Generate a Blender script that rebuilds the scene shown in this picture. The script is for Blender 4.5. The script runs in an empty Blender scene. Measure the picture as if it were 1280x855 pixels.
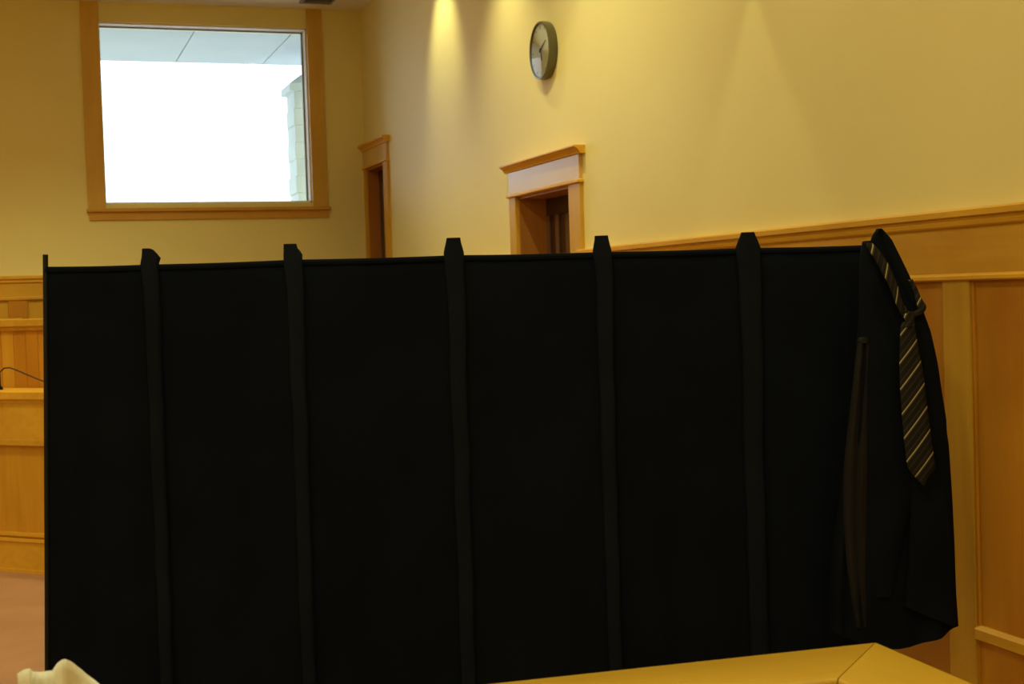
import bpy, bmesh, math, random
from mathutils import Vector, Matrix, noise as mnoise
random.seed(7)
R = math.radians
PI = math.pi
scene = bpy.context.scene
COL = scene.collection

# ------------------------------------------------------------------ camera
F_PX, YAW, PITCH, ROLL, EYE = 1743.0, 0.3356, -0.03477, -0.03145, 1.69
cam_d = bpy.data.cameras.new('camera')
cam = bpy.data.objects.new('camera', cam_d)
COL.objects.link(cam)
cam_d.sensor_fit = 'HORIZONTAL'
cam_d.sensor_width = 36.0
cam_d.lens = 36.0 * F_PX / 1280.0
cam_d.clip_start = 0.05
cam_d.clip_end = 300
cam_d.dof.use_dof = True
cam_d.dof.focus_distance = 4.4
cam_d.dof.aperture_fstop = 8.0
fw = Vector((math.sin(YAW) * math.cos(PITCH), math.cos(YAW) * math.cos(PITCH), math.sin(PITCH)))
rt0 = Vector((math.cos(YAW), -math.sin(YAW), 0))
up0 = rt0.cross(fw)
rt = math.cos(ROLL) * rt0 + math.sin(ROLL) * up0
up = -math.sin(ROLL) * rt0 + math.cos(ROLL) * up0
mw = Matrix((rt, up, -fw)).transposed().to_4x4()
mw.translation = (0, 0, EYE)
cam.matrix_world = mw
scene.camera = cam

# ------------------------------------------------------------------ world, exposure
scene.view_settings.view_transform = 'Standard'
scene.view_settings.look = 'None'
scene.view_settings.gamma = 1.0
scene.view_settings.use_curve_mapping = False
scene.view_settings.exposure = 0.0
world = bpy.data.worlds.new('overcast_sky')
scene.world = world
world.use_nodes = True
wb = world.node_tree.nodes['Background']
wb.inputs['Color'].default_value = (0.89, 1.0, 1.07, 1)
wb.inputs['Strength'].default_value = 3.0
scene.cycles.max_bounces = 8
scene.cycles.diffuse_bounces = 5
scene.cycles.transparent_max_bounces = 8

WARM = (1.0, 0.94, 0.51)
P_GENERAL = {-1.4: 34.0, 2.2: 21.0, 5.8: 18.0}        # watts of each general ceiling lamp, by row
P_BENCH = 160.0         # watts of each shaded lamp over the bench, by the back wall
# wall washing downlights: y position, distance from the wall, watts, half angle, blend, tilt towards the wall, swing along it
WASH = [(9.40, 0.50, 44, 31, 0.9, 34), (8.00, 0.42, 68, 44, 1.0, 6), (6.80, 0.85, 95, 62, 1.0, 0), (5.77, 0.30, 58, 43, 0.10, 0, 11),  # the third, broad lamp is added to brighten the wall between the scallops
        (4.37, 0.30, 58, 43, 0.10, 0, -11), (2.6, 0.4, 36, 45, 0.9, 0), (0.9, 0.4, 36, 45, 0.9, 0)]

# room numbers
W, BACK, CEIL, LEFT, FRONT = 2.85, 11.89, 4.17, -6.5, -3.5
CAPZ = 1.913

# ------------------------------------------------------------------ helpers
def obj(name, me, mat=None, parent=None, label=None, cat=None, group=None, kind=None):
    if isinstance(me, bmesh.types.BMesh):
        m = bpy.data.meshes.new(name)
        bmesh.ops.recalc_face_normals(me, faces=me.faces)
        me.to_mesh(m)
        me.free()
        me = m
    o = bpy.data.objects.new(name, me)
    COL.objects.link(o)
    if mat is not None:
        me.materials.clear()
        me.materials.append(mat)
    if parent is not None:
        o.parent = parent
    tag(o, label, cat, group, kind)
    return o

def tag(o, label=None, cat=None, group=None, kind=None):
    if label: o['label'] = label
    if cat: o['category'] = cat
    if group: o['group'] = group
    if kind: o['kind'] = kind
    return o

def thing(name, loc=(0, 0, 0), label=None, cat=None, group=None, kind=None, rz=0):
    o = bpy.data.objects.new(name, None)
    COL.objects.link(o)
    o.location = loc
    o.rotation_euler = (0, 0, rz)
    o.empty_display_size = 0.1
    return tag(o, label, cat, group, kind)

def smooth(o, ang=40):
    for p in o.data.polygons:
        p.use_smooth = True
    try:
        o.data.set_sharp_from_angle(angle=R(ang))
    except Exception:
        pass
    return o

def box(x0, x1, y0, y1, z0, z1, bev=0.0, bm=None):
    bm2 = bmesh.new()
    vs = [bm2.verts.new((x, y, z)) for x in (x0, x1) for y in (y0, y1) for z in (z0, z1)]
    for q in ((0, 1, 3, 2), (4, 6, 7, 5), (0, 4, 5, 1), (2, 3, 7, 6), (0, 2, 6, 4), (1, 5, 7, 3)):
        bm2.faces.new([vs[i] for i in q])
    bmesh.ops.recalc_face_normals(bm2, faces=bm2.faces)
    if bev > 0:
        bmesh.ops.bevel(bm2, geom=bm2.edges[:], offset=bev, segments=2, profile=0.5, affect='EDGES', clamp_overlap=True)
    if bm is None:
        return bm2
    return join(bm, bm2)

def join(bm, b2):
    m = {}
    for v in b2.verts:
        m[v] = bm.verts.new(v.co)
    for f in b2.faces:
        try:
            bm.faces.new([m[v] for v in f.verts])
        except ValueError:
            pass
    b2.free()
    return bm

def prism(poly, axis, a0, a1, bm=None):
    """closed 2-D outline extruded along an axis: axis 'y' outline is (x,z); 'z' is (x,y); 'x' is (y,z)"""
    bm = bm or bmesh.new()
    def P(p, a):
        return {'y': (p[0], a, p[1]), 'z': (p[0], p[1], a), 'x': (a, p[0], p[1])}[axis]
    A = [bm.verts.new(P(p, a0)) for p in poly]
    B = [bm.verts.new(P(p, a1)) for p in poly]
    n = len(poly)
    bm.faces.new(A)
    bm.faces.new(B[::-1])
    for i in range(n):
        bm.faces.new((A[i], B[i], B[(i + 1) % n], A[(i + 1) % n]))
    return bm

def tube(pts, rad, seg=8, bm=None, cap=True):
    bm = bm or bmesh.new()
    pts = [Vector(p) for p in pts]
    rr = rad if isinstance(rad, (list, tuple)) else [rad] * len(pts)
    rings = []
    ref = Vector((0.13, 0.21, 0.97))
    for i, p in enumerate(pts):
        d = (pts[min(i + 1, len(pts) - 1)] - pts[max(i - 1, 0)]).normalized()
        if abs(d.dot(ref)) > 0.95:
            r2 = Vector((1, 0.1, 0))
        else:
            r2 = ref
        u = d.cross(r2).normalized()
        v = d.cross(u)
        rings.append([bm.verts.new(p + rr[i] * (math.cos(2 * PI * k / seg) * u + math.sin(2 * PI * k / seg) * v)) for k in range(seg)])
    for a, b in zip(rings, rings[1:]):
        for k in range(seg):
            bm.faces.new((a[k], a[(k + 1) % seg], b[(k + 1) % seg], b[k]))
    if cap:
        bm.faces.new(rings[0][::-1])
        bm.faces.new(rings[-1])
    return bm

def loft(rings, close_ends=True, closed=True, bm=None):
    bm = bm or bmesh.new()
    V = [[bm.verts.new(p) for p in r] for r in rings]
    n = len(rings[0])
    for a, b in zip(V, V[1:]):
        for k in range(n if closed else n - 1):
            bm.faces.new((a[k], a[(k + 1) % n], b[(k + 1) % n], b[k]))
    if close_ends and closed:
        bm.faces.new(V[0][::-1])
        bm.faces.new(V[-1])
    return bm

def lerp_table(tab, z):
    """rows sorted by falling first entry"""
    if z >= tab[0][0]: return tab[0][1:]
    for a, b in zip(tab, tab[1:]):
        if a[0] >= z >= b[0]:
            t = (a[0] - z) / (a[0] - b[0] + 1e-9)
            t2 = t
            return [p + (q - p) * t2 for p, q in zip(a[1:], b[1:])]
    return tab[-1][1:]

# ------------------------------------------------------------------ materials
def new_mat(name):
    m = bpy.data.materials.new(name)
    m.use_nodes = True
    nt = m.node_tree
    b = nt.nodes['Principled BSDF']
    return m, nt, b

def N(nt, t, **kw):
    n = nt.nodes.new(t)
    for k, v in kw.items():
        setattr(n, k, v)
    return n

def ramp(nt, stops, interp='LINEAR'):
    r = N(nt, 'ShaderNodeValToRGB')
    r.color_ramp.interpolation = interp
    els = r.color_ramp.elements
    while len(els) < len(stops):
        els.new(0.5)
    for e, (p, c) in zip(els, stops):
        e.position = p
        e.color = (*c, 1)
    return r

def wood(name, c0, c1, axis, rough=0.42, vary=0.10, cloud=0.5, spec=0.28):
    m, nt, b = new_mat(name)
    tc = N(nt, 'ShaderNodeTexCoord')
    oi = N(nt, 'ShaderNodeObjectInfo')
    mp = N(nt, 'ShaderNodeMapping')
    s = {'x': (0.7, 9, 9), 'y': (9, 0.7, 9), 'z': (9, 9, 0.7)}[axis]
    mp.inputs['Scale'].default_value = s
    comb = N(nt, 'ShaderNodeVectorMath', operation='SCALE')
    comb.inputs[0].default_value = (13.1, 7.7, 5.3)
    nt.links.new(oi.outputs['Random'], comb.inputs['Scale'])
    addv = N(nt, 'ShaderNodeVectorMath', operation='ADD')
    nt.links.new(tc.outputs['Object'], addv.inputs[0])
    nt.links.new(comb.outputs[0], addv.inputs[1])
    nt.links.new(addv.outputs[0], mp.inputs['Vector'])
    n1 = N(nt, 'ShaderNodeTexNoise')
    n1.inputs['Scale'].default_value = 2.2
    n1.inputs['Detail'].default_value = 5
    n1.inputs['Distortion'].default_value = 0.6
    nt.links.new(mp.outputs[0], n1.inputs['Vector'])
    n2 = N(nt, 'ShaderNodeTexNoise')
    n2.inputs['Scale'].default_value = 2.3
    n2.inputs['Detail'].default_value = 2
    nt.links.new(addv.outputs[0], n2.inputs['Vector'])
    mx = N(nt, 'ShaderNodeMath', operation='MULTIPLY_ADD')
    nt.links.new(n2.outputs['Fac'], mx.inputs[0])
    mx.inputs[1].default_value = cloud
    hal = N(nt, 'ShaderNodeMath', operation='MULTIPLY')
    nt.links.new(n1.outputs['Fac'], hal.inputs[0])
    hal.inputs[1].default_value = 1 - cloud
    nt.links.new(hal.outputs[0], mx.inputs[2])
    rp = ramp(nt, [(0.32, c1), (0.66, c0)])
    nt.links.new(mx.outputs[0], rp.inputs['Fac'])
    hsv = N(nt, 'ShaderNodeHueSaturation')
    mr = N(nt, 'ShaderNodeMapRange')
    mr.inputs['To Min'].default_value = 1 - vary
    mr.inputs['To Max'].default_value = 1 + vary
    nt.links.new(oi.outputs['Random'], mr.inputs['Value'])
    nt.links.new(mr.outputs[0], hsv.inputs['Value'])
    nt.links.new(rp.outputs['Color'], hsv.inputs['Color'])
    nt.links.new(hsv.outputs['Color'], b.inputs['Base Color'])
    b.inputs['Roughness'].default_value = rough
    b.inputs['Specular IOR Level'].default_value = spec
    bp = N(nt, 'ShaderNodeBump')
    bp.inputs['Strength'].default_value = 0.05
    bp.inputs['Distance'].default_value = 0.002
    nt.links.new(n1.outputs['Fac'], bp.inputs['Height'])
    nt.links.new(bp.outputs[0], b.inputs['Normal'])
    return m

def mottled(name, c0, c1, scale, rough=0.7, bump=0.1, spec=0.3, detail=4):
    m, nt, b = new_mat(name)
    tc = N(nt, 'ShaderNodeTexCoord')
    n1 = N(nt, 'ShaderNodeTexNoise')
    n1.inputs['Scale'].default_value = scale
    n1.inputs['Detail'].default_value = detail
    nt.links.new(tc.outputs['Object'], n1.inputs['Vector'])
    rp = ramp(nt, [(0.35, c1), (0.65, c0)])
    nt.links.new(n1.outputs['Fac'], rp.inputs['Fac'])
    nt.links.new(rp.outputs['Color'], b.inputs['Base Color'])
    b.inputs['Roughness'].default_value = rough
    b.inputs['Specular IOR Level'].default_value = spec
    if bump:
        n3 = N(nt, 'ShaderNodeTexNoise')
        n3.inputs['Scale'].default_value = scale * 12
        n3.inputs['Detail'].default_value = 3
        nt.links.new(tc.outputs['Object'], n3.inputs['Vector'])
        bp = N(nt, 'ShaderNodeBump')
        bp.inputs['Strength'].default_value = bump
        bp.inputs['Distance'].default_value = 0.003
        nt.links.new(n3.outputs['Fac'], bp.inputs['Height'])
        nt.links.new(bp.outputs[0], b.inputs['Normal'])
    return m

def fabric(name, c0, c1, sheen=0.05, rough=0.9):
    m = mottled(name, c0, c1, 5.0, rough=rough, bump=0.0, spec=0.06)
    nt = m.node_tree
    b = nt.nodes['Principled BSDF']
    tc = N(nt, 'ShaderNodeTexCoord')
    wv = N(nt, 'ShaderNodeTexWave', wave_type='BANDS', bands_direction='Z')
    wv.inputs['Scale'].default_value = 260
    wv.inputs['Distortion'].default_value = 1.0
    nt.links.new(tc.outputs['Object'], wv.inputs['Vector'])
    bp = N(nt, 'ShaderNodeBump')
    bp.inputs['Strength'].default_value = 0.15
    bp.inputs['Distance'].default_value = 0.001
    nt.links.new(wv.outputs['Fac'], bp.inputs['Height'])
    nt.links.new(bp.outputs[0], b.inputs['Normal'])
    b.inputs['Sheen Weight'].default_value = sheen
    b.inputs['Sheen Roughness'].default_value = 0.5
    return m

def glass(name, ior=1.45):
    m = bpy.data.materials.new(name)
    m.use_nodes = True
    nt = m.node_tree
    nt.nodes.clear()
    out = N(nt, 'ShaderNodeOutputMaterial')
    tr = N(nt, 'ShaderNodeBsdfTransparent')
    tr.inputs['Color'].default_value = (0.96, 0.985, 0.985, 1)
    gl = N(nt, 'ShaderNodeBsdfGlossy')
    gl.inputs['Roughness'].default_value = 0.03
    fr = N(nt, 'ShaderNodeFresnel')
    fr.inputs['IOR'].default_value = ior
    mx = N(nt, 'ShaderNodeMixShader')
    nt.links.new(fr.outputs[0], mx.inputs[0])
    nt.links.new(tr.outputs[0], mx.inputs[1])
    nt.links.new(gl.outputs[0], mx.inputs[2])
    nt.links.new(mx.outputs[0], out.inputs['Surface'])
    return m

def emit(name, col, s):
    m, nt, b = new_mat(name)
    b.inputs['Emission Color'].default_value = (*col, 1)
    b.inputs['Emission Strength'].default_value = s
    n1 = N(nt, 'ShaderNodeTexNoise')
    rp = ramp(nt, [(0, (0.8, 0.8, 0.75)), (1, (0.9, 0.9, 0.85))])
    nt.links.new(n1.outputs['Fac'], rp.inputs['Fac'])
    nt.links.new(rp.outputs['Color'], b.inputs['Base Color'])
    return m

PAINT = mottled('cream_wall_paint', (0.81, 0.715, 0.325), (0.785, 0.69, 0.305), 1.1, rough=0.55, bump=0.03, spec=0.25)
CEILM = mottled('ceiling_paint', (0.80, 0.77, 0.66), (0.77, 0.74, 0.63), 1.5, rough=0.8, bump=0.05)
FLOORM = mottled('pink_brown_floor', (0.43, 0.225, 0.125), (0.375, 0.19, 0.105), 3.0, rough=0.5, bump=0.05)
WC0, WC1 = (0.72, 0.40, 0.036), (0.58, 0.295, 0.022)
WOOD_X = wood('maple_grain_x', WC0, WC1, 'x')
WOOD_Y = wood('maple_grain_y', WC0, WC1, 'y')
WOOD_Z = wood('maple_grain_z', (0.64, 0.34, 0.028), (0.52, 0.25, 0.018), 'z')
PANEL_Z = wood('maple_panel', (0.56, 0.250, 0.018), (0.44, 0.175, 0.010), 'z', vary=0.06, cloud=0.65)
STILE_Z = wood('pale_maple_stile', (0.62, 0.355, 0.034), (0.52, 0.28, 0.022), 'z', vary=0.05)
RAIL_T = wood('rail_maple', (0.62, 0.385, 0.036), (0.53, 0.305, 0.024), 'x', rough=0.30, vary=0.04)
RAIL_S = wood('rail_maple_side', (0.62, 0.385, 0.036), (0.53, 0.305, 0.024), 'y', rough=0.30, vary=0.04)
CASE_Z = wood('window_casing_wood', (0.68, 0.43, 0.08), (0.58, 0.34, 0.055), 'z', vary=0.04)
CASE_X = wood('window_sill_wood', (0.66, 0.36, 0.06), (0.56, 0.28, 0.04), 'x', vary=0.04)
JAMB = wood('door_jamb_wood', (0.46, 0.19, 0.035), (0.36, 0.135, 0.022), 'z', vary=0.04)
DARKW = wood('dark_door_wood', (0.060, 0.028, 0.016), (0.035, 0.016, 0.010), 'z', rough=0.3)
DARKL = wood('dark_door_moulding', (0.17, 0.095, 0.06), (0.12, 0.065, 0.04), 'z', rough=0.3)
SCREENF = fabric('black_screen_fabric', (0.0050, 0.0074, 0.0140), (0.0041, 0.0060, 0.0115), 0.0)
SLEEVEF = fabric('black_hinge_fabric', (0.0088, 0.0122, 0.022), (0.0068, 0.0094, 0.017), 0.0)
COATF = fabric('black_coat_wool', (0.0050, 0.0074, 0.0130), (0.0040, 0.0058, 0.0105), 0.0)
COATL = fabric('charcoal_edge_sheen', (0.020, 0.019, 0.019), (0.015, 0.014, 0.014), 0.0)  # black cloth coloured lighter to paint the sheen along the sleeve
METALB = mottled('black_powder_metal', (0.006, 0.007, 0.008), (0.004, 0.005, 0.006), 20, rough=0.5, bump=0.02)
ALU = mottled('window_metal_frame', (0.86, 0.86, 0.83), (0.80, 0.80, 0.77), 8, rough=0.45, bump=0)
GASK = mottled('window_gasket', (0.30, 0.30, 0.27), (0.25, 0.25, 0.22), 8, rough=0.6, bump=0)
GLASS = glass('window_glass')
CRYSTAL = glass('clock_crystal', 1.22)
SOFF = mottled('soffit_board', (0.37, 0.42, 0.455), (0.345, 0.395, 0.43), 2, rough=0.8, bump=0)
STONE = mottled('pale_stone', (0.54, 0.60, 0.64), (0.49, 0.55, 0.59), 6, rough=0.9, bump=0.2)
GROUNDM = mottled('outside_paving', (0.80, 0.80, 0.79), (0.74, 0.74, 0.73), 1, rough=0.9, bump=0.1)
VENTM = mottled('grey_vent_metal', (0.30, 0.28, 0.20), (0.25, 0.23, 0.17), 12, rough=0.6, bump=0)
CLOCKR = mottled('olive_grey_clock_rim', (0.12, 0.105, 0.05), (0.10, 0.088, 0.042), 14, rough=0.32, bump=0, spec=0.5)
CLOCKF = mottled('ivory_clock_face', (0.72, 0.73, 0.66), (0.67, 0.68, 0.61), 10, rough=0.55, bump=0)
INK = mottled('clock_black', (0.02, 0.02, 0.02), (0.012, 0.012, 0.012), 14, rough=0.5, bump=0)
PAPERM = mottled('cream_paper', (0.91, 0.92, 0.84), (0.87, 0.88, 0.80), 30, rough=0.75, bump=0.15)
LENS = emit('lamp_lens', WARM, 6.0)
LAMPR = mottled('lamp_trim_white', (0.75, 0.74, 0.70), (0.70, 0.69, 0.65), 12, rough=0.4, bump=0)

# ------------------------------------------------------------------ room shell
T = 0.30
WX0, WX1, WZ0, WZ1 = 0.66, 2.38, 2.52, 4.01           # window opening
D2Y0, D2Y1, D2Z = 7.10, 7.97, 2.272                   # near door opening
D1Y0, D1Y1, D1Z = 11.20, 11.835, 2.80                 # far door opening

obj('floor', box(LEFT - T, W + T, FRONT - T, BACK + T, -0.2, 0), FLOORM, label='pinkish brown floor of the room', cat='floor', kind='structure')
obj('ceiling', box(LEFT - T, W + T, FRONT - T, BACK + T, CEIL, CEIL + 0.2), CEILM, label='pale cream ceiling above the window', cat='ceiling', kind='structure')

bm = bmesh.new()
box(LEFT, WX0, BACK, BACK + T, 0, CEIL, bm=bm)
box(WX1, W, BACK, BACK + T, 0, CEIL, bm=bm)
box(WX0, WX1, BACK, BACK + T, 0, WZ0, bm=bm)
box(WX0, WX1, BACK, BACK + T, WZ1, CEIL, bm=bm)
obj('wall_back', bm, PAINT, label='cream back wall around the bright window', cat='wall', kind='structure')

bm = bmesh.new()
box(W, W + T, FRONT, D2Y0, 0, CEIL, bm=bm)
box(W, W + T, D2Y0, D2Y1, D2Z, CEIL, bm=bm)
box(W, W + T, D2Y1, D1Y0, 0, CEIL, bm=bm)
box(W, W + T, D1Y0, D1Y1, D1Z, CEIL, bm=bm)
box(W, W + T, D1Y1, BACK + T, 0, CEIL, bm=bm)
obj('wall_right', bm, PAINT, label='cream side wall carrying the round clock', cat='wall', kind='structure')
obj('wall_left', box(LEFT - T, LEFT, FRONT - T, BACK + T, 0, CEIL), PAINT, label='cream wall opposite the clock wall', cat='wall', kind='structure')
obj('wall_front', box(LEFT, W + T, FRONT - T, FRONT, 0, CEIL), PAINT, label='cream wall behind the viewer', cat='wall', kind='structure')

# ------------------------------------------------------------------ window
win = thing('window_1', ((WX0 + WX1) / 2, BACK, WZ0), 'large square window with oak side casings in the back wall', 'window', kind='structure')
def wpart(name, bm, mat, parent=None, label=None):
    o = obj(name, bm, mat, None, label)
    p = parent or win
    bpy.context.view_layer.update()
    o.parent = p
    o.matrix_parent_inverse = p.matrix_world.inverted()
    return o
fy0, fy1 = BACK + 0.030, BACK + 0.17
fwid = 0.016
wpart('frame_bar', box(WX0, WX0 + 0.012, fy0, fy1, WZ0, WZ1, 0.002), ALU)
wpart('frame_bar', box(WX1 - fwid, WX1, fy0, fy1, WZ0, WZ1, 0.003), ALU)
wpart('frame_bar', box(WX0, WX1, fy0, fy1, WZ0, WZ0 + 0.022, 0.003), ALU)
wpart('frame_bar', box(WX0, WX1, fy0, fy1, WZ1 - 0.012, WZ1, 0.003), ALU)
g0, g1 = fy1 - 0.035, fy1 - 0.005
wpart('gasket', box(WX0 + 0.012, WX0 + 0.020, g0, g1, WZ0 + 0.022, WZ1 - 0.012), GASK)
wpart('gasket', box(WX1 - fwid - 0.012, WX1 - fwid, g0, g1, WZ0 + 0.022, WZ1 - 0.012), GASK)
wpart('gasket', box(WX0 + 0.012, WX1 - fwid, g0, g1, WZ1 - 0.022, WZ1 - 0.012), GASK)
wpart('pane', box(WX0 + 0.012, WX1 - fwid, fy1 - 0.024, fy1 - 0.018, WZ0 + 0.02, WZ1 - 0.012), GLASS)
wpart('casing', box(0.525, WX0 + 0.004, BACK - 0.022, BACK + 0.03, 2.485, CEIL, 0.003), CASE_Z, label='brown wooden casing running up to the ceiling')
wpart('casing', box(WX1 - 0.004, 2.505, BACK - 0.022, BACK + 0.03, 2.485, CEIL, 0.003), CASE_Z)
wpart('window_stool', box(0.515, 2.522, BACK - 0.050, BACK + 0.05, 2.458, 2.487, 0.006), CASE_X)
wpart('apron', box(0.532, 2.505, BACK - 0.020, BACK + 0.005, 2.392, 2.460, 0.003), CASE_X)

# outside the window
obj('ground_outside', box(-14, 18, BACK + T + 0.01, 60, -0.35, -0.15), GROUNDM, label='grey paving outside the window', cat='ground', kind='structure')
sof = thing('roof_soffit', (1.5, 13.2, 4.08), 'grey boarded roof overhang seen through the window', 'soffit', kind='structure')
for k in range(-6, 7):
    x0 = 1.515 + 0.855 * k
    o = obj('soffit_board', box(x0 + 0.004 - 1.5, x0 + 0.851 - 1.5, BACK + T + 0.02 - 13.2, 14.16 - 13.2, 0, 0.035, 0.003), SOFF, sof)
obj('soffit_backing', box(-5.2, 5.8, BACK + T + 0.02 - 13.2, 14.2 - 13.2, 0.036, 0.10), GASK, sof)
obj('fascia', box(-5.2, 5.8, 14.165 - 13.2, 14.2 - 13.2, 0.0, 0.30), SOFF, sof)
pil = thing('stone_pillar', (2.80, 13.2, -0.15), 'pale stone pillar standing outside the window', 'pillar')
for k in range(24):
    wob = 0.007 * (1 if k % 2 else -1) + random.uniform(-0.004, 0.004)
    obj('stone_block', box(-0.345 + wob, 0.35, -0.2, 0.2, 0.158 * k, 0.158 * k + 0.1575, 0.004), STONE, pil)
bm = loft([[(-0.385, -0.24, 3.792), (0.40, -0.24, 3.792), (0.40, 0.24, 3.792), (-0.385, 0.24, 3.792)],
           [(-0.385, -0.24, 3.86), (0.40, -0.24, 3.86), (0.40, 0.24, 3.86), (-0.385, 0.24, 3.86)],
           [(-0.26, -0.14, 3.955), (0.40, -0.14, 3.985), (0.40, 0.14, 3.985), (-0.26, 0.14, 3.955)]])
obj('capstone', bm, STONE, pil)

# ------------------------------------------------------------------ doors in the right wall
def door(name, y0, y1, zh, deep, label, corn_top, frieze, cas_far, cas_near, far_limit, stile_w):
    d = thing(name, (W, (y0 + y1) / 2, 0), label, 'door', kind='structure')
    cy = (y0 + y1) / 2
    def part(n, b, m, par=None, lab=None):
        bmesh.ops.translate(b, verts=b.verts, vec=(-W, -cy, 0))
        return obj(n, b, m, par or d, lab)
    # casings
    part('casing', box(W - 0.022, W + 0.012, y1, min(y1 + cas_far, far_limit), 0, zh, 0.003), STILE_Z)
    part('casing', box(W - 0.022, W + 0.012, y0 - cas_near, y0, 0, zh, 0.003), STILE_Z)
    fz0, fz1 = zh + 0.018, zh + 0.018 + frieze
    ya, yb = y0 - cas_near, min(y1 + cas_far, far_limit)
    # bead under the frieze
    part('head_bead', box(W - 0.036, W, ya - 0.015, min(yb + 0.015, far_limit), zh, zh + 0.020, 0.005), WOOD_Y)
    part('frieze', box(W - 0.022, W + 0.005, ya, yb, zh + 0.020, fz1, 0.002), FRIEZE, lab='smooth frieze board above the door with window sheen in its colour')
    prof = [(W + 0.002, fz1), (W - 0.030, fz1), (W - 0.034, fz1 + 0.010), (W - 0.048, fz1 + 0.026), (W - 0.066, fz1 + 0.036),
            (W - 0.066, corn_top), (W + 0.002, corn_top)]
    part('cornice', prism(prof, 'y', ya - 0.045, min(yb + 0.045, far_limit)), WOOD_Y)
    # jambs
    part('jamb', box(W, W + T, y1 - 0.015, y1, 0, zh), JAMB)
    part('jamb', box(W, W + T, y0, y0 + 0.015, 0, zh), JAMB)
    part('head_jamb', box(W, W + T, y0, y1, zh - 0.015, zh), JAMB)
    # leaf
    x0, x1 = W + deep, W + deep + 0.045
    lf = part('door_leaf', box(x0 + 0.012, x1, y0 + 0.016, y1 - 0.016, 0.01, zh - 0.017), DARKW, lab='dark brown wooden door leaf')
    ny = 5
    inner = y1 - y0 - 0.04
    for k in range(ny + 1):
        yc = y0 + 0.02 + inner * k / ny
        wv = stile_w if k not in (0, ny) else stile_w * 1.4
        part('upright', box(x0, x0 + 0.014, max(yc - wv / 2, y0 + 0.016), min(yc + wv / 2, y1 - 0.016), 0.20, zh - 0.12, 0.003), DARKL, lf)
    part('crosspiece', box(x0, x0 + 0.014, y0 + 0.016, y1 - 0.016, zh - 0.12, zh - 0.017, 0.003), DARKW, lf)
    part('crosspiece', box(x0, x0 + 0.014, y0 + 0.016, y1 - 0.016, 0.01, 0.20, 0.003), DARKW, lf)
    kn = bmesh.new()
    tube([(x0 - 0.05, y0 + 0.10, 1.0), (x0 + 0.002, y0 + 0.10, 1.0)], 0.012, 10, kn)
    bmesh.ops.create_uvsphere(kn, u_segments=12, v_segments=8, radius=0.028, matrix=Matrix.Translation((x0 - 0.055, y0 + 0.10, 1.0)))
    part('knob', kn, METALB, lf)
    return d
FRIEZE = wood('frieze_board', (0.62, 0.40, 0.12), (0.56, 0.35, 0.10), 'y', rough=0.30, vary=0.0, cloud=0.7, spec=0.5)  # paler, pinker than the maple: part of the window's sheen is in the colour
door('door_2', D2Y0, D2Y1, D2Z, 0.17, 'dark recessed door under a wooden cornice below the clock', 2.468, 0.135, 0.115, 0.165, 99, 0.055)
door('door_1', D1Y0, D1Y1, D1Z, 0.095, 'narrow dark door beside the far corner with tall wooden head', 3.005, 0.135, 0.05, 0.14, BACK - 0.002, 0.05)

# ------------------------------------------------------------------ wainscot on the right wall
def wainscot_right(name, ya, yb, first, step, label):
    t = thing(name, (W, ya, 0), label, 'wainscot', kind='structure')
    def part(n, b, m, lab=None):
        bmesh.ops.translate(b, verts=b.verts, vec=(-W, -ya, 0))
        return obj(n, b, m, t, lab)
    z = CAPZ
    prof = [(W, z), (W - 0.046, z), (W - 0.050, z - 0.006), (W - 0.050, z - 0.024), (W - 0.034, z - 0.029), (W - 0.034, z - 0.034),
            (W - 0.038, z - 0.038), (W - 0.034, z - 0.052), (W - 0.026, z - 0.058), (W, z - 0.058)]
    part('cap_moulding', prism(prof, 'y', ya, yb), WOOD_Y)
    part('top_rail', box(W - 0.020, W, ya, yb, z - 0.208, z - 0.056, 0.001), WOOD_Y)
    prof = [(W, 1.709), (W - 0.022, 1.709), (W - 0.032, 1.701), (W - 0.032, 1.690), (W - 0.024, 1.685), (W, 1.685)]
    part('rail_lip', prism(prof, 'y', ya, yb), WOOD_Y)
    sw = 0.135
    ys = [first + step * k for k in range(-20, 30)]
    ys = [y for y in ys if ya + sw / 2 <= y <= yb - sw / 2]
    for y in ys:
        part('stile', box(W - 0.020, W, y - sw / 2, y + sw / 2, 0.16, 1.686, 0.003), STILE_Z)
    edges = [ya] + [e for y in ys for e in (y - sw / 2, y + sw / 2)] + [yb]
    for a, b in zip(edges[0::2], edges[1::2]):
        if b - a < 0.05: continue
        part('panel', box(W - 0.004, W, a, b, 0.575, 1.687), PANEL_Z)
        part('lower_panel', box(W - 0.004, W, a, b, 0.16, 0.54), PANEL_Z)
        # thin bead beside each stile
        part('panel_bead', box(W - 0.012, W, a, a + 0.012, 0.575, 1.687, 0.003), PANEL_Z)
        part('panel_bead', box(W - 0.012, W, b - 0.012, b, 0.575, 1.687, 0.003), PANEL_Z)
        prof = [(W, 0.584), (W - 0.010, 0.584), (W - 0.024, 0.572), (W - 0.024, 0.541), (W - 0.018, 0.536), (W, 0.536)]
        part('lower_rail', prism(prof, 'y', a, b), WOOD_Y)
    part('skirting', box(W - 0.026, W, ya, yb, 0, 0.162, 0.004), WOOD_Y)
    return t
wainscot_right('trim_1', -1.0, D2Y0 - 0.165, 3.768, 1.02, 'maple wainscot panelling beside the black coat')
wainscot_right('trim_2', D2Y1 + 0.115, D1Y0 - 0.14, 9.4, 1.02, 'maple wainscot panelling between the two doors')

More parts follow.
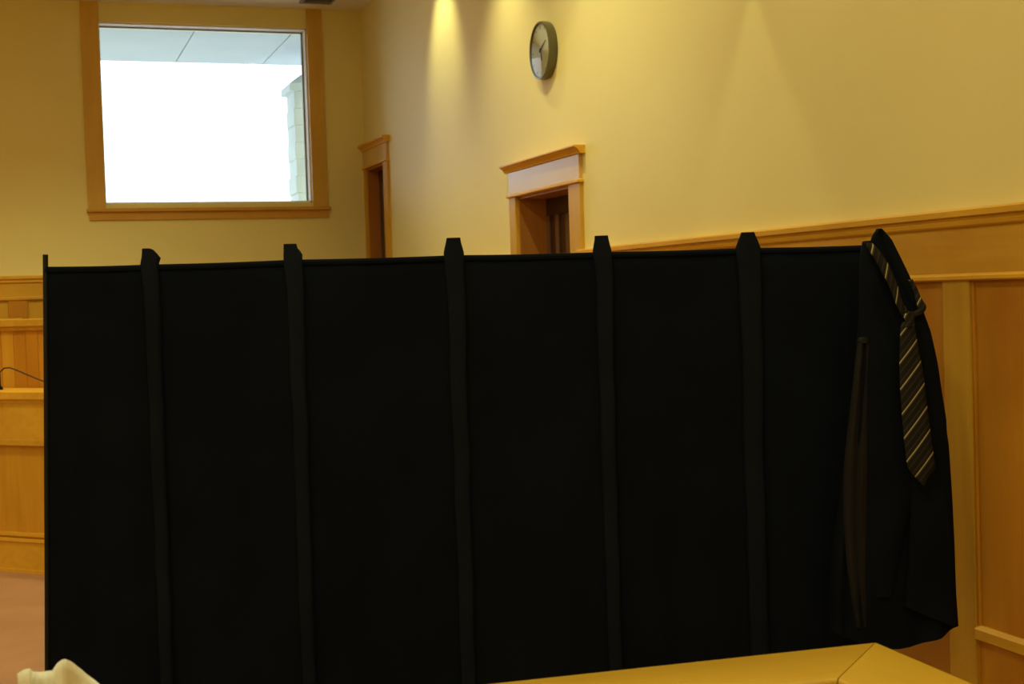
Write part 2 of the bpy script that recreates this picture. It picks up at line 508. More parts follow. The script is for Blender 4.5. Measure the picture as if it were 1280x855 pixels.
# ------------------------------------------------------------------ wainscot on the back wall
def wainscot_back(name, xa, xb, first, step, label):
    t = thing(name, (xa, BACK, 0), label, 'wainscot', kind='structure')
    def part(n, b, m):
        bmesh.ops.translate(b, verts=b.verts, vec=(-xa, -BACK, 0))
        return obj(n, b, m, t)
    z = 1.955
    B = BACK
    prof = [(B, z), (B - 0.046, z), (B - 0.050, z - 0.006), (B - 0.050, z - 0.024), (B - 0.034, z - 0.029), (B - 0.034, z - 0.052), (B - 0.026, z - 0.058), (B, z - 0.058)]
    part('cap_moulding', prism(prof, 'x', xa, xb), WOOD_X)
    part('top_rail', box(xa, xb, B - 0.02, B, z - 0.17, z - 0.056, 0.001), WOOD_X)
    part('rail_lip', box(xa, xb, B - 0.032, B, z - 0.195, z - 0.168, 0.006), WOOD_X)
    sw = 0.15
    xs = [first + step * k for k in range(-20, 20)]
    xs = [x for x in xs if xa + sw / 2 <= x <= xb - sw / 2]
    for x in xs:
        part('stile', box(x - sw / 2, x + sw / 2, B - 0.02, B, 0.16, z - 0.19, 0.003), PANEL_Z)
    edges = [xa] + [e for x in xs for e in (x - sw / 2, x + sw / 2)] + [xb]
    for a, b in zip(edges[0::2], edges[1::2]):
        part('panel', box(a, b, B - 0.004, B, 0.16, z - 0.19), STILE_Z)
    part('skirting', box(xa, xb, B - 0.026, B, 0, 0.162, 0.004), WOOD_X)
wainscot_back('trim_3', -5.0, W - 0.03, -0.045, 1.02, 'maple wainscot on the back wall under the window')

# ------------------------------------------------------------------ judge's bench
def off_path(path, d):
    """offset an open polyline to its left by d"""
    out = []
    n = len(path)
    P = [Vector((*p, 0)) for p in path]
    for i in range(n):
        ns = []
        for a, b in ((i - 1, i), (i, i + 1)):
            if a < 0 or b >= n: continue
            t = (P[b] - P[a]).normalized()
            ns.append(Vector((-t.y, t.x, 0)))
        if len(ns) == 1:
            m = ns[0] * d
        else:
            bis = (ns[0] + ns[1]).normalized()
            m = bis * (d / bis.dot(ns[0]))
        out.append((P[i].x + m.x, P[i].y + m.y))
    return out

bench_path = [(-0.82, 11.80), (-0.82, 10.22), (0.55, 8.85), (2.05, 8.85)]   # seen face runs at 45 degrees; left of the path is inside
bench = thing('court_bench', (0.6, 9.6, 0), 'tiered maple court bench behind the screen at the left edge', 'bench')
def bpart(n, d0, d1, z0, z1, mat, lab=None):
    """strip from d0 to d1 inside the front face"""
    a, b = off_path(bench_path, d0), off_path(bench_path, d1)
    poly = [(p[0] - 0.6, p[1] - 9.6) for p in a + b[::-1]]
    return obj(n, prism(poly, 'z', z0, z1), mat, bench, lab)
bpart('lower_front', 0.0, 0.55, 0.0, 1.10, WOOD_Z)
bpart('baseboard', -0.022, 0.0, 0.0, 0.20, WOOD_X)
bpart('base_moulding', -0.034, 0.0, 0.20, 0.222, WOOD_X)
bpart('base_bead', -0.012, 0.0, 0.222, 0.236, WOOD_X)
bpart('base_bead', -0.030, 0.0, 0.236, 0.256, WOOD_X)
bpart('shoe_moulding', -0.036, -0.022, 0.0, 0.022, WOOD_X)
bpart('frieze_board', -0.016, 0.0, 0.845, 1.10, WOOD_X)
bpart('frieze_moulding', -0.034, 0.0, 0.820, 0.852, WOOD_X)
bpart('counter_bead', -0.024, 0.0, 1.092, 1.116, WOOD_X)
bpart('counter_top', -0.045, 0.40, 1.116, 1.160, WOOD_X, 'light maple counter ledge')
bpart('upper_core', 0.375, 0.70, 1.10, 1.56, PANEL_Z)
bpart('upper_cap_bead', 0.335, 0.70, 1.545, 1.575, WOOD_X)
bpart('upper_cap', 0.31, 0.80, 1.575, 1.618, WOOD_X)
up_path = off_path(bench_path, 0.355)
PLANK = [PANEL_Z, WOOD_Z, PANEL_Z]
pk = 0
for (a, b) in zip(up_path, up_path[1:]):
    A, Bv = Vector((*a, 0)), Vector((*b, 0))
    L = (Bv - A).length
    t = (Bv - A).normalized()
    nrm = Vector((-t.y, t.x, 0))
    n = max(1, round(L / 0.112))
    for k in range(n):
        p0, p1 = A + t * (L * k / n + 0.0015), A + t * (L * (k + 1) / n - 0.0015)
        poly = [(p.x - 0.6, p.y - 9.6) for p in (p0, p1, p1 + nrm * 0.02, p0 + nrm * 0.02)]
        obj('plank', prism(poly, 'z', 1.158, 1.548), PLANK[[0, 1, 0, 2][pk % 4]], bench)
        pk += 1

mic = thing('gooseneck_microphone', (-0.165, 9.80, 1.160), 'thin black gooseneck microphone on the bench counter', 'microphone')
bm = bmesh.new()
bmesh.ops.create_cone(bm, cap_ends=True, segments=20, radius1=0.045, radius2=0.036, depth=0.022, matrix=Matrix.Translation((-0.03, 0.03, 0.011)))
obj('base', bm, METALB, mic)
pts = [(-0.03, 0.03, 0.02), (-0.026, 0.027, 0.07), (-0.008, 0.010, 0.112), (0.025, -0.022, 0.143), (0.06, -0.055, 0.146), (0.11, -0.10, 0.126), (0.16, -0.15, 0.102), (0.235, -0.225, 0.068), (0.33, -0.32, 0.028)]
smooth(obj('gooseneck', tube(pts, 0.0045, 8), METALB, mic))
smooth(obj('capsule', tube([(0.33, -0.32, 0.028), (0.345, -0.335, 0.024), (0.38, -0.37, 0.016), (0.395, -0.385, 0.014)], [0.008, 0.013, 0.013, 0.009], 10), METALB, mic))
smooth(obj('switch_box', box(-0.062, 0.0, 0.005, 0.055, 0.020, 0.112, 0.008), METALB, mic))

# ------------------------------------------------------------------ clock
CY, CZ, CX, CR = 7.40, 3.053, 2.797, 0.162
clk = thing('wall_clock', (W, CY, CZ), 'round wall clock with an olive grey rim above the near door', 'clock')
def ring_y(r, x, n=48):
    return [(x, r * math.cos(2 * PI * k / n), r * math.sin(2 * PI * k / n)) for k in range(n)]
dx = CX - W
smooth(obj('rim', loft([ring_y(CR * 0.97, -0.001), ring_y(CR * 1.0, -0.010), ring_y(CR, dx + 0.008), ring_y(CR * 0.985, dx), ring_y(CR * 0.94, dx - 0.001), ring_y(CR * 0.925, dx + 0.010), ring_y(CR * 0.90, dx + 0.013)], close_ends=False), CLOCKR, clk), 50)
obj('face', loft([ring_y(CR * 0.93, dx + 0.014), ring_y(CR * 0.93, dx + 0.011)]), CLOCKF, clk)
xf = dx + 0.0095
def rot_bar(ang, r0, r1, w0, w1, x, th=0.0012):
    c, s = math.cos(ang), math.sin(ang)         # clockwise from twelve, seen from the room: right is -y
    def P(u, v): return (-(u * c + v * s), (v * c - u * s))
    q = [(-w0, r0), (w0, r0), (w1, r1), (-w1, r1)]
    return prism([P(u, v) for u, v in q], 'x', x, x + th)
for k in range(12):
    L = 0.022 if k % 3 == 0 else 0.014
    obj('hour_mark', rot_bar(k * PI / 6, CR * 0.86 - L, CR * 0.86, 0.0022, 0.0022, xf), INK, clk)
obj('minute_hand', rot_bar(R(64), -0.018, 0.098, 0.005, 0.0025, xf - 0.004), INK, clk)
obj('hour_hand', rot_bar(R(166), -0.012, 0.060, 0.006, 0.0035, xf - 0.002), INK, clk)
obj('hub', loft([ring_y(0.010, xf), ring_y(0.010, xf - 0.006)]), INK, clk)
dome = [ring_y(CR * 0.93 * math.sin(a) / math.sin(0.30), dx + 0.004 - 0.22 * 0 - (CR * 0.93 / math.sin(0.30)) * (math.cos(a) - math.cos(0.30)) * 0.35) for a in (0.30, 0.24, 0.18, 0.12, 0.06, 0.004)]
smooth(obj('glass_cover', loft(dome, close_ends=False), CRYSTAL, clk), 60)

# ------------------------------------------------------------------ ceiling vent
vent = thing('ceiling_vent', (2.40, 11.36, CEIL), 'grey louvred air vent in the ceiling near the corner', 'vent')
for a in ((-0.135, 0.135, -0.25, -0.225), (-0.135, 0.135, 0.225, 0.25), (-0.135, -0.115, -0.225, 0.225), (0.115, 0.135, -0.225, 0.225)):
    obj('vent_frame', box(a[0], a[1], a[2], a[3], -0.014, -0.0005, 0.002), VENTM, vent)
for k in range(11):
    y = -0.20 + 0.04 * k
    bm = prism([(y - 0.016, -0.012), (y - 0.014, -0.013), (y + 0.016, -0.002), (y + 0.014, -0.001)], 'x', -0.115, 0.115)
    obj('louvre', bm, VENTM, vent)

# ------------------------------------------------------------------ black folding screen
FWD = Vector((0.32934, 0.94421, 0))
RGT = Vector((0.94421, -0.32934, 0))
def S(s, n, z):
    return Vector((RGT.x * s + FWD.x * n, RGT.y * s + FWD.y * n, z))
DN = 4.49
scr_o = S(-0.15, DN, 0)
screen = thing('folding_screen', scr_o, 'six panel black fabric folding screen across the room', 'screen')
def L(v): return v - scr_o
# joints: s, n offset from the screen line
J = [(-1.4903, 0.00), (-1.1585, 0.022), (-0.6909, -0.012), (-0.1785, 0.020), (0.2967, -0.014), (0.7676, 0.020), (1.1804, 0.0)]
TOPZ = [1.8236, 1.8209, 1.8209, 1.8198, 1.8143, 1.8137, 1.8105]
BOT = 0.09
def fold_amp(i, u, v):
    w = math.sin(PI * u) ** 0.5 if 0 < u < 1 else 0
    h = mnoise.noise(Vector((u * 5.5 + i * 7.3, v * 0.9, i * 3.1)))
    h2 = mnoise.noise(Vector((u * 13 + i * 1.3, v * 1.4, i * 9.1)))
    return w * (0.011 * h + 0.004 * h2) * (0.35 + 0.65 * v)
for i in range(6):
    (s0, n0), (s1, n1) = J[i], J[i + 1]
    nu, nv = 26, 30
    bm = bmesh.new()
    rows = []
    for a in range(nv + 1):
        v = a / nv
        row = []
        for b in range(nu + 1):
            u = b / nu
            zt = TOPZ[i] * (1 - u) + TOPZ[i + 1] * u - 0.004
            z = zt + (BOT - zt) * v
            s = s0 + (s1 - s0) * u
            if i == 0:
                s += -0.070 * v * (1 - u)
            n = DN + n0 + (n1 - n0) * u + fold_amp(i, u, v)
            row.append(bm.verts.new(L(S(s, n, z))))
        rows.append(row)
    for a in range(nv):
        for b in range(nu):
            bm.faces.new((rows[a][b], rows[a][b + 1], rows[a + 1][b + 1], rows[a + 1][b]))
    p = smooth(obj('panel', bm, SCREENF, screen), 180)
    md = p.modifiers.new('thickness', 'SOLIDIFY')
    md.thickness = 0.003
    md.offset = 0
    # rolled hem on the top rod
    hp = []
    for b in range(9):
        u = b / 8
        hp.append(L(S(s0 + (s1 - s0) * u, DN + n0 + (n1 - n0) * u, TOPZ[i] * (1 - u) + TOPZ[i + 1] * u - 0.011 - 0.002 * math.sin(PI * u))))
    smooth(obj('hem', tube(hp, 0.011, 8), SCREENF, p))
# hinge sleeves: (height, left, right) around each inner joint, measured above the top rod
TIPS = [
    [(1.8718, -1.1815, -1.1585), (1.8674, -1.1826, -1.1476), (1.8543, -1.1837, -1.1355), (1.8395, -1.1859, -1.1246), (1.8236, -1.1892, -1.1311)],
    [(1.8707, -0.7205, -0.68), (1.8575, -0.7216, -0.6767), (1.8477, -0.7216, -0.669), (1.8356, -0.7227, -0.6619), (1.8214, -0.7227, -0.6625)],
    [(1.8751, -0.2004, -0.156), (1.8597, -0.2037, -0.1544), (1.8433, -0.208, -0.15), (1.828, -0.2113, -0.1462), (1.817, -0.2113, -0.1456)],
    [(1.8657, 0.2748, 0.3175), (1.8521, 0.2737, 0.3197), (1.8367, 0.2705, 0.323), (1.8181, 0.2672, 0.3274), (1.805, 0.2672, 0.3274)],
    [(1.863, 0.749, 0.7917), (1.8499, 0.7446, 0.7961), (1.8324, 0.7369, 0.8037), (1.8137, 0.7293, 0.8103), (1.7995, 0.7293, 0.8103)],
]
FLAP = [0.006, 0.004, 0, 0, 0]
for i in range(5):
    s, no = J[i + 1]
    tab = list(TIPS[i])
    zl = tab[-1]
    c = (zl[1] + zl[2]) / 2
    hw = (zl[2] - zl[1]) / 2
    for z, k in ((1.72, 0.92), (1.5, 0.85), (1.2, 0.80), (0.9, 0.78), (0.5, 0.74), (BOT, 0.72)):
        tab.append((z, c + 0.004 - hw * k, c + 0.004 + hw * k))
    rings = []
    zs = [t[0] for t in TIPS[i]] + [TIPS[i][-1][0] - 0.028 * k for k in range(1, 61)]
    zs = [z for z in zs if z >= BOT - 0.02]
    for z in zs:
        l, r = lerp_table(tab, z)
        w = 0.0045 * mnoise.noise(Vector((i * 5.1, z * 7.5, 0.3)))
        wr = 0.006 * mnoise.noise(Vector((i * 3.7, z * 11.0, 4.3)))
        if z > 1.78: w = wr = 0
        hd = 0.019 if z < 1.82 else 0.019 - 0.006 * (z - 1.82) / 0.04
        ring = []
        for k in range(18):
            a = 2 * PI * k / 18
            ca, sa = math.cos(a), math.sin(a)
            e = 0.62
            ss = (l + r) / 2 + w + (r - l) / 2 * math.copysign(abs(ca) ** e, ca)
            nn = DN + no - 0.006 + (hd + wr * (0.5 + 0.5 * ca)) * math.copysign(abs(sa) ** e, sa)
            ring.append(L(S(ss, nn, z)))
        rings.append(ring)
    smooth(obj('hinge_sleeve', loft(rings), SLEEVEF, screen), 50)
# end posts and feet
smooth(obj('post', tube([L(S(-1.490, DN, 1.862)), L(S(-1.505, DN, 1.45)), L(S(-1.530, DN, 0.8)), L(S(-1.562, DN, 0.02))], 0.0085, 10), METALB, screen), 50)
smooth(obj('post', tube([L(S(1.183, DN, 1.845)), L(S(1.183, DN, 0.02))], 0.0085, 10), METALB, screen), 50)
for i, (s, no) in enumerate(J):
    s2 = s - (0.071 if i == 0 else 0)
    a0, a1 = L(S(s2 - 0.02, DN + no - 0.16, 0)), L(S(s2 + 0.02, DN + no + 0.16, 0))
    if i == 6:
        a0 = L(S(s2 - 0.02, DN + no - 0.10, 0))
    bm = bmesh.new()
    A, Bq = Vector(a0), Vector(a1)
    t = (Bq - A).normalized()
    nn = Vector((-t.y, t.x, 0)) * 0.016
    loft([[tuple(A + nn), tuple(Bq + nn), tuple(Bq - nn), tuple(A - nn)],
          [tuple(A + nn * 0.9 + Vector((0, 0, 0.022))), tuple(Bq + nn * 0.9 + Vector((0, 0, 0.022))), tuple(Bq - nn * 0.9 + Vector((0, 0, 0.022))), tuple(A - nn * 0.9 + Vector((0, 0, 0.022)))]], bm=bm)
    obj('foot', bm, METALB, screen)
    if 0 < i < 6:
        obj('stem', tube([L(S(s, DN + no, 0.02)), L(S(s, DN + no, 0.12))], 0.012, 8), METALB, screen)

# ------------------------------------------------------------------ coat on the end of the screen
co_o = S(1.205, 4.36, 0.56)
coat = thing('hanging_coat', co_o, 'long black coat hung on the end of the folding screen', 'coat')
def K(v): return v - co_o
BODY = [(1.8144, 1.1176, 1.1775), (1.7598, 1.1089, 1.2012), (1.6977, 1.0999, 1.2299), (1.598, 1.0877, 1.2778), (1.4983, 1.0779, 1.3081),
        (1.3233, 1.0563, 1.3345), (1.1729, 1.0353, 1.354), (1.0224, 1.0143, 1.3609), (0.8715, 0.9881, 1.3654), (0.72, 0.9719, 1.3672), (0.595, 0.9693, 1.3725)]
rings = []
NR = 64
zs = [1.8144 - (1.8144 - 0.595) * k / 44 for k in range(45)]
for z in zs:
    l, r = lerp_table(BODY, z)
    low = min(1, max(0, (1.70 - z) / 0.9))
    hd = 0.030 + 0.036 * min(1, max(0, (1.80 - z) / 0.35))
    ring = []
    for k in range(NR):
        a = 2 * PI * k / NR
        ca, sa = math.cos(a), math.sin(a)
        f = 1 + low * 0.20 * math.sin(7 * a + 1.3 + 0.8 * math.sin(z * 2.1)) + low * 0.10 * math.sin(12 * a + 2.0 * z)
        s = (l + r) / 2 + (r - l) / 2 * math.copysign(abs(ca) ** 0.75, ca)
        n = 4.353 + hd * math.copysign(abs(sa) ** 0.75, sa) * (f if sa < 0 else 1)
        zz = z
        if z < 0.715:      # slanting hem, lowest towards the middle
            q = (0.715 - z) / 0.12
            u = (s - l) / (r - l)
            zz = z - q * (0.055 * math.sin(PI * min(1, u / 0.95)) - 0.01)
        ring.append(K(S(s, n, zz)))
    rings.append(ring)
smooth(obj('coat_body', loft(rings), COATF, coat), 70)

def blade_loft(tab, nc, bulge, thick, zstep=0.03, wob=0.0, seed=0, e=0.8, ridge=0.0, slant=0.0):
    rings = []
    z0, z1 = tab[0][0], tab[-1][0]
    m = max(6, int((z0 - z1) / zstep))
    for j in range(m + 1):
        z = z0 + (z1 - z0) * j / m
        l, r = lerp_table(tab, z)
        ring = []
        for k in range(20):
            a = 2 * PI * k / 20
            ca, sa = math.cos(a), math.sin(a)
            s = (l + r) / 2 + (r - l) / 2 * ca
            t = thick * math.copysign(abs(sa) ** e, sa)
            if ridge and sa < 0:
                t *= 1 - ridge * math.exp(-((ca + 0.1) / 0.22) ** 2)
            n = nc + t + wob * mnoise.noise(Vector((seed, z * 6, ca)))
            low = max(0.0, 1 - (z - z1) / 0.15) if slant else 0.0
            ring.append(K(S(s, n, z - slant * low * ca)))
        rings.append(ring)
    return loft(rings)
SLEEVE = [(1.5153, 1.0697, 1.1018), (1.4512, 1.0607, 1.1028), (1.3279, 1.0431, 1.1), (1.2043, 1.0254, 1.0948), (1.0802, 1.0125, 1.0894),
          (0.9557, 1.0097, 1.0842), (0.8305, 1.0167, 1.0789), (0.7049, 1.0288, 1.0761), (0.6218, 1.0418, 1.0742)]
sl = smooth(obj('sleeve_edge', blade_loft(SLEEVE, 4.303, 0, 0.028, wob=0.006, seed=2, ridge=0.75), COATL, coat, 'turned sleeve edge with greyish brown sheen in its colour'), 60)
smooth(obj('sleeve_tab', blade_loft([(1.5214, 1.0731, 1.0994), (1.517, 1.0687, 1.1016), (1.5082, 1.0665, 1.1016), (1.5038, 1.0687, 1.0972)], 4.301, 0, 0.029, zstep=0.004), COATL, sl), 60)
# far shoulder falling away on the left of the collar
SHOULDER = [(1.817, 1.0928, 1.1279), (1.7776, 1.084, 1.1498), (1.7009, 1.0797, 1.1881), (1.6024, 1.0742, 1.2264), (1.5038, 1.0698, 1.2592), (1.3724, 1.0545, 1.2811), (1.2082, 1.0457, 1.2921), (0.9892, 1.0676, 1.2264), (0.7155, 1.084, 1.1607)]
smooth(obj('front_flap', blade_loft(SHOULDER, 4.309, 0, 0.034, wob=0.010, seed=5), COATF, coat), 60)
COLLAR = [(1.8524, 1.1254, 1.1376), (1.8406, 1.1154, 1.1496), (1.819, 1.1027, 1.1687), (1.7699, 1.1089, 1.192), (1.7078, 1.1368, 1.2202), (1.6455, 1.1723, 1.2458), (1.6004, 1.2032, 1.2693), (1.5804, 1.2174, 1.2517)]
smooth(obj('collar', blade_loft(COLLAR, 4.265, 0, 0.016, zstep=0.012, ridge=0.8), COATF, coat, 'turned up black collar'), 60)
LAPEL = [(1.5915, 1.2264, 1.268), (1.5367, 1.2176, 1.2877), (1.4272, 1.2045, 1.3085), (1.263, 1.2045, 1.3304), (1.044, 1.2155, 1.3381), (0.825, 1.2045, 1.3414), (0.650, 1.1881, 1.3480)]
smooth(obj('lapel', blade_loft(LAPEL, 4.287, 0, 0.024, wob=0.012, seed=8, slant=0.035), COATF, coat), 60)
smooth(obj('hanging_loop', tube([K(S(1.134, 4.276, 1.838)), K(S(1.15, 4.34, 1.852)), K(S(1.17, 4.44, 1.856)), K(S(1.183, 4.49, 1.853)), K(S(1.188, 4.506, 1.838))], 0.0035, 6), COATF, coat))

# ------------------------------------------------------------------ striped tie over the coat
tie_m, nt, b = new_mat('striped_tie_silk')
uv = N(nt, 'ShaderNodeUVMap')
sep = N(nt, 'ShaderNodeSeparateXYZ')
nt.links.new(uv.outputs[0], sep.inputs[0])
ad = N(nt, 'ShaderNodeMath', operation='MULTIPLY_ADD')
nt.links.new(sep.outputs['X'], ad.inputs[0])
ad.inputs[1].default_value = 1.32
nt.links.new(sep.outputs['Y'], ad.inputs[2])
dv = N(nt, 'ShaderNodeMath', operation='DIVIDE')
nt.links.new(ad.outputs[0], dv.inputs[0])
dv.inputs[1].default_value = 0.0805
frc = N(nt, 'ShaderNodeMath', operation='FRACT')
nt.links.new(dv.outputs[0], frc.inputs[0])
dk, md_, gy, yl = (0.013, 0.012, 0.010), (0.018, 0.0165, 0.014), (0.048, 0.047, 0.044), (0.42, 0.385, 0.18)
rp = ramp(nt, [(0.0, dk), (0.20, gy), (0.25, md_), (0.45, yl), (0.52, gy), (0.60, dk), (0.72, md_), (0.86, gy), (0.90, dk)], 'CONSTANT')
nt.links.new(frc.outputs[0], rp.inputs['Fac'])
nt.links.new(rp.outputs['Color'], b.inputs['Base Color'])
b.inputs['Roughness'].default_value = 0.6
b.inputs['Specular IOR Level'].default_value = 0.12

ti_o = S(1.205, 4.227, 1.066)
tie = thing('striped_necktie', ti_o, 'black necktie with pale yellow stripes looped over the coat collar', 'necktie')
def strip(name, prs, n_of, v0=0.0, thick=0.004, sub=5, nu=6, crown=0.004, planar=False):
    """prs: list of (left (s,z), right (s,z)); n_of(t) gives the depth along the strip"""
    rows = []
    m = len(prs) - 1
    for j in range(m * sub + 1):
        t = j / sub
        i = min(int(t), m - 1)
        f = t - i
        def cat(k, c):
            p0, p1, p2, p3 = (prs[max(i - 1, 0)][k][c], prs[i][k][c], prs[i + 1][k][c], prs[min(i + 2, m)][k][c])
            return 0.5 * (2 * p1 + (p2 - p0) * f + (2 * p0 - 5 * p1 + 4 * p2 - p3) * f * f + (3 * p1 - p0 - 3 * p2 + p3) * f ** 3)
        rows.append(((cat(0, 0), cat(0, 1)), (cat(1, 0), cat(1, 1)), n_of(t / m)))
    bm = bmesh.new()
    uvl = bm.loops.layers.uv.new('UVMap')
    V, UV = [], []
    v = v0
    pc = None
    for a, bq, n in rows:
        cc = ((a[0] + bq[0]) / 2, (a[1] + bq[1]) / 2)
        wdt = math.hypot(bq[0] - a[0], bq[1] - a[1])
        if pc: v += math.hypot(cc[0] - pc[0], cc[1] - pc[1])
        pc = cc
        row, ur = [], []
        for k in range(nu + 1):
            u = k / nu
            row.append(bm.verts.new(S(a[0] + (bq[0] - a[0]) * u, n - crown * (1 - (2 * u - 1) ** 2), a[1] + (bq[1] - a[1]) * u) - ti_o))
            ur.append((a[0] + (bq[0] - a[0]) * u, v0 - a[1] - (bq[1] - a[1]) * u) if planar else (u * wdt, v))
        V.append(row)
        UV.append(ur)
    for j in range(len(V) - 1):
        for k in range(nu):
            idx = ((j, k), (j + 1, k), (j + 1, k + 1), (j, k + 1))
            f = bm.faces.new([V[p][q] for p, q in idx])
            for lp, (p, q) in zip(f.loops, idx):
                lp[uvl].uv = UV[p][q]
    me = bpy.data.meshes.new(name)
    bm.to_mesh(me)
    bm.free()
    o = smooth(obj(name, me, tie_m, tie), 60)
    s = o.modifiers.new('thickness', 'SOLIDIFY')
    s.thickness = thick
    s.offset = 0
    return o
NECK = [((1.0743, 1.8133), (1.1008, 1.8077)), ((1.0907, 1.7887), (1.1173, 1.7902)), ((1.1046, 1.764), (1.1291, 1.7729)), ((1.1233, 1.7295), (1.1478, 1.7409)),
        ((1.1442, 1.6877), (1.164, 1.704)), ((1.1603, 1.646), (1.1777, 1.6648)), ((1.1741, 1.6116), (1.189, 1.6281)), ((1.1904, 1.5796), (1.2101, 1.5935))]
strip('neck_band', NECK, lambda t: 4.240 - 0.006 * math.sin(PI * t))
NECKR = [((1.2098, 1.693), (1.2195, 1.695)), ((1.2213, 1.6635), (1.2334, 1.6655)), ((1.2279, 1.6342), (1.2449, 1.6361)), ((1.2345, 1.6049), (1.2589, 1.6114)), ((1.2222, 1.5955), (1.2488, 1.5923)), ((1.205, 1.5888), (1.2146, 1.5763))]
strip('neck_band', NECKR, lambda t: 4.235 - 0.004 * t, v0=0.04)
KNOT = [((1.187, 1.5893), (1.2133, 1.598)), ((1.1914, 1.5761), (1.2165, 1.5849)), ((1.1936, 1.5641), (1.2165, 1.5696)), ((1.1892, 1.5498), (1.2176, 1.5542))]
strip('knot', KNOT, lambda t: 4.222, v0=0.03, thick=0.012)
BLADE = [(1.5653, 1.1827, 1.2142), (1.5435, 1.1787, 1.221), (1.4756, 1.1749, 1.2318), (1.4027, 1.1734, 1.2448), (1.3051, 1.1771, 1.2549), (1.1951, 1.1845, 1.2671), (1.1387, 1.1905, 1.2745), (1.1129, 1.1985, 1.2775), (1.0899, 1.2176, 1.2603)]
BL = [((l, z), (r, z + 0.006)) for z, l, r in BLADE] + [((1.2377, 1.0663), (1.2423, 1.068))]
strip('blade', BL, lambda t: 4.225 + 0.010 * t, v0=0.012, planar=True)

# ------------------------------------------------------------------ foreground enclosure rail
rail = thing('enclosure_rail', (1.518, 2.284, 0), 'maple enclosure rail with a mitred corner in the foreground', 'rail')
KO = Vector((0, 0, 0))
KI = Vector((1.312 - 1.518, 2.095 - 2.284, 0))
ul = Vector((-0.9975, 0.070, 0)).normalized()
vr = Vector((-0.041, -0.999, 0)).normalized()
ul_i = Vector((-0.9975, 0.080, 0)).normalized()
vr_i = Vector((-0.041, -0.999, 0)).normalized()
gap = 0.0008
def capboard(name, poly, mat):
    bm = bmesh.new()
    A = [bm.verts.new((p.x, p.y, 0.955)) for p in poly]
    Bt = [bm.verts.new((p.x, p.y, 1.0)) for p in poly]
    bm.faces.new(A[::-1])
    bm.faces.new(Bt)
    long_edges = []
    for i in range(4):
        f = bm.faces.new((A[i], A[(i + 1) % 4], Bt[(i + 1) % 4], Bt[i]))
    bm.edges.ensure_lookup_table()
    for e in bm.edges:
        c = (e.verts[0].co + e.verts[1].co) / 2
        if c.z > 0.99 and e.calc_length() > 0.5:
            long_edges.append(e)
    bmesh.ops.bevel(bm, geom=long_edges, offset=0.008, segments=3, profile=0.5, affect='EDGES')
    return smooth(obj(name, bm, mat, rail), 35)
g = Vector((-gap, gap, 0))
capboard('cap_board', [KO + g, KI + g, KI + ul_i * 2.1, KO + ul * 2.3], RAIL_T)
capboard('cap_board', [KO - g, KO + vr * 1.5, KI + vr_i * 1.32, KI - g], RAIL_S)
def lowwall(P, Q, inner, name):
    """frame and panel wall under the cap from P to Q, thickness towards inner"""
    t = (Q - P)
    Ln = t.length
    t.normalize()
    nn = Vector((-t.y, t.x, 0))
    if nn.dot(inner) < 0: nn = -nn
    def blk(nm, a, b2, d0, d1, z0, z1, m):
        poly = [P + t * a + nn * d0, P + t * b2 + nn * d0, P + t * b2 + nn * d1, P + t * a + nn * d1]
        return obj(nm, prism([(p.x, p.y) for p in poly], 'z', z0, z1), m, rail)
    blk('core', 0, Ln, 0.06, 0.14, 0.0, 0.955, PANEL_Z)
    for z0, z1 in ((0, 0.16), (0.84, 0.955)):
        blk('wall_rail', 0, Ln, 0.042, 0.06, z0, z1, WOOD_X)
        blk('wall_rail', 0, Ln, 0.14, 0.158, z0, z1, WOOD_X)
    k = max(2, round(Ln / 0.6))
    for i in range(k + 1):
        c = min(max(Ln * i / k, 0.05), Ln - 0.05)
        blk('wall_stile', c - 0.05, c + 0.05, 0.042, 0.06, 0.16, 0.84, STILE_Z)
        blk('wall_stile', c - 0.05, c + 0.05, 0.14, 0.158, 0.16, 0.84, STILE_Z)
lowwall(KO + Vector((-0.02, -0.0, 0)), KO + ul * 2.2, Vector((0, -1, 0)), 'long')
lowwall(KO + Vector((0, -0.16, 0)), KO + vr * 1.45, Vector((-1, 0, 0)), 'short')

# ------------------------------------------------------------------ crumpled paper on the rail
PAP = [(-0.8832, 1.0526), (-0.8717, 1.0593), (-0.8618, 1.0611), (-0.8565, 1.0553), (-0.8439, 1.0541), (-0.834, 1.0552), (-0.8214, 1.0563), (-0.8124, 1.0694), (-0.8052, 1.0741),
       (-0.7982, 1.0753), (-0.7899, 1.0715), (-0.7818, 1.0649), (-0.7683, 1.0532), (-0.7548, 1.0414), (-0.7413, 1.0297), (-0.7265, 1.0137)]
NPAP = 2.155
kq = NPAP / 2.42
pap_o = S(-0.80 * kq, NPAP, 1.0005)
bm = bmesh.new()
ZIG = [0.0, 0.016, 0.022, -0.012, -0.018, -0.014, 0.0, 0.018, 0.022, 0.020, 0.010, -0.004, -0.016, -0.018, -0.008, 0.01]
rows = []
fine = []
for k in range((len(PAP) - 1) * 4 + 1):
    i, f = min(k // 4, len(PAP) - 2), k / 4 - min(k // 4, len(PAP) - 2)
    g2 = f * f * (3 - 2 * f)
    fine.append((PAP[i][0] + (PAP[i + 1][0] - PAP[i][0]) * f, PAP[i][1] + (PAP[i + 1][1] - PAP[i][1]) * f, ZIG[i] + (ZIG[i + 1] - ZIG[i]) * g2))
for s, z, zg in fine:
    col = []
    for j in range(9):
        v = j / 8
        nn = NPAP - zg * (0.55 + 0.6 * v) + 0.022 * (1 - v) ** 2 + 0.004 * mnoise.noise(Vector((s * 60, v * 4, 1)))
        top = EYE - (EYE - z) * nn / 2.42
        zz = 1.0012 + (top - 1.0012) * v
        ss = s * nn / 2.42 + (1 - v) * 0.006 * math.sin(s * 90)
        col.append(bm.verts.new(S(ss, nn, zz) - pap_o))
    rows.append(col)
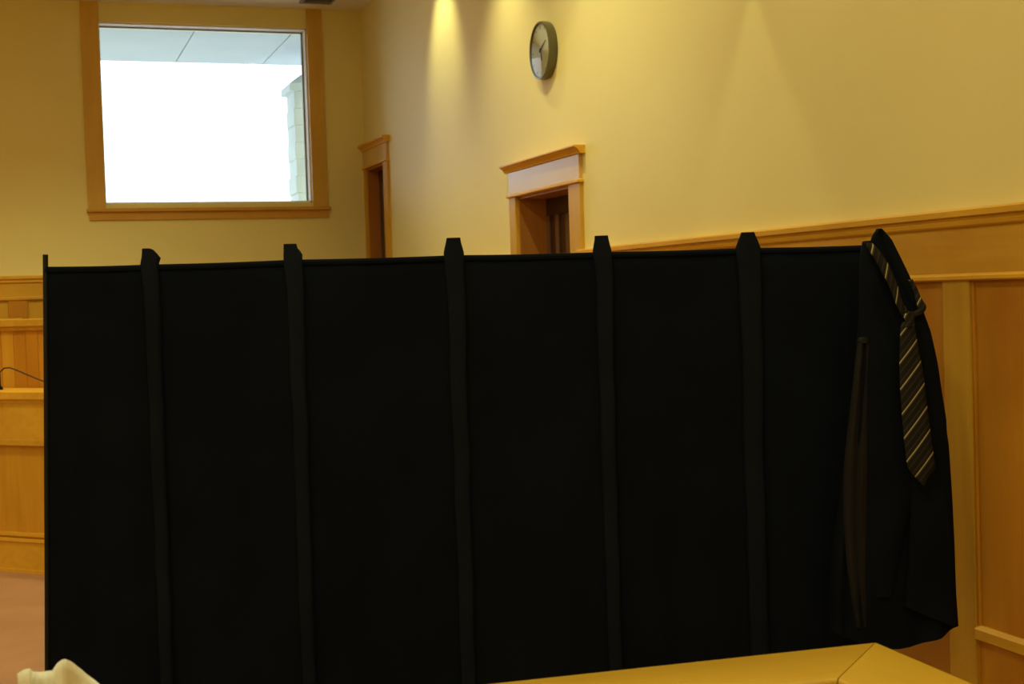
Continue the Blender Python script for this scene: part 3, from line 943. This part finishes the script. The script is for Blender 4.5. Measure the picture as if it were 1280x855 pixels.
for a, b2 in zip(rows, rows[1:]):
    for j in range(8):
        bm.faces.new((a[j], b2[j], b2[j + 1], a[j + 1]))
paper = smooth(obj('crumpled_paper', bm, PAPERM, None, 'crumpled cream paper standing at the lower left', 'paper'), 70)
paper.location = pap_o
sm = paper.modifiers.new('thickness', 'SOLIDIFY')
sm.thickness = 0.0016
sm.offset = 0

# ------------------------------------------------------------------ lamps
def downlight(x, y, kind, watts, half=40, blend=0.5, tilt=0, swing=0):
    lab, grp = {'spot': ('recessed wall washing downlight along the clock wall', 'downlights along the clock wall'),
                'area': ('recessed ceiling lamp over the room', 'ceiling lamps over the room'),
                'shaded': ('recessed ceiling lamp over the court bench', 'ceiling lamps over the court bench')}[kind]
    d = thing('recessed_downlight', (x, y, CEIL), lab, 'lamp', grp)
    r0 = 0.075 if kind == 'spot' else 0.16
    def rg(r, z, n=28): return [(r * math.cos(2 * PI * k / n), r * math.sin(2 * PI * k / n), z) for k in range(n)]
    smooth(obj('trim_ring', loft([rg(r0 + 0.02, -0.0005), rg(r0 + 0.018, -0.008), rg(r0, -0.010), rg(r0 - 0.004, -0.002)], close_ends=False), LAMPR, d), 50)
    obj('lens', loft([rg(r0 - 0.003, -0.0008), rg(r0 - 0.003, -0.0018)]), LENS, d)
    if kind == 'spot':
        ld = bpy.data.lights.new('downlight_beam', 'SPOT')
        ld.spot_size = R(2 * half)
        ld.spot_blend = blend
        ld.shadow_soft_size = 0.03
        z = -0.03
    elif kind == 'area':
        ld = bpy.data.lights.new('ceiling_lamp_light', 'AREA')
        ld.shape = 'DISK'
        ld.size = 0.30
        z = -0.02
    else:
        ld = bpy.data.lights.new('ceiling_lamp_light', 'SPOT')
        ld.spot_size = R(134)
        ld.spot_blend = 0.75
        ld.shadow_soft_size = 0.12
        z = -0.14
    ld.energy = watts
    ld.color = WARM
    lo = bpy.data.objects.new('light_source', ld)
    COL.objects.link(lo)
    lo.location = (0, 0, z)
    lo.rotation_euler = (R(swing), -R(tilt), 0)
    lo.parent = d
for y, a, wt, half, bl, *aim in WASH:
    downlight(W - a, y, 'spot', wt, half, bl, *aim)
for x in (-4.8, -2.2, 0.4):
    for y in (-1.4, 2.2, 5.8):
        downlight(x, y, 'area', P_GENERAL[y])
    downlight(x, 9.4, 'shaded', P_BENCH)
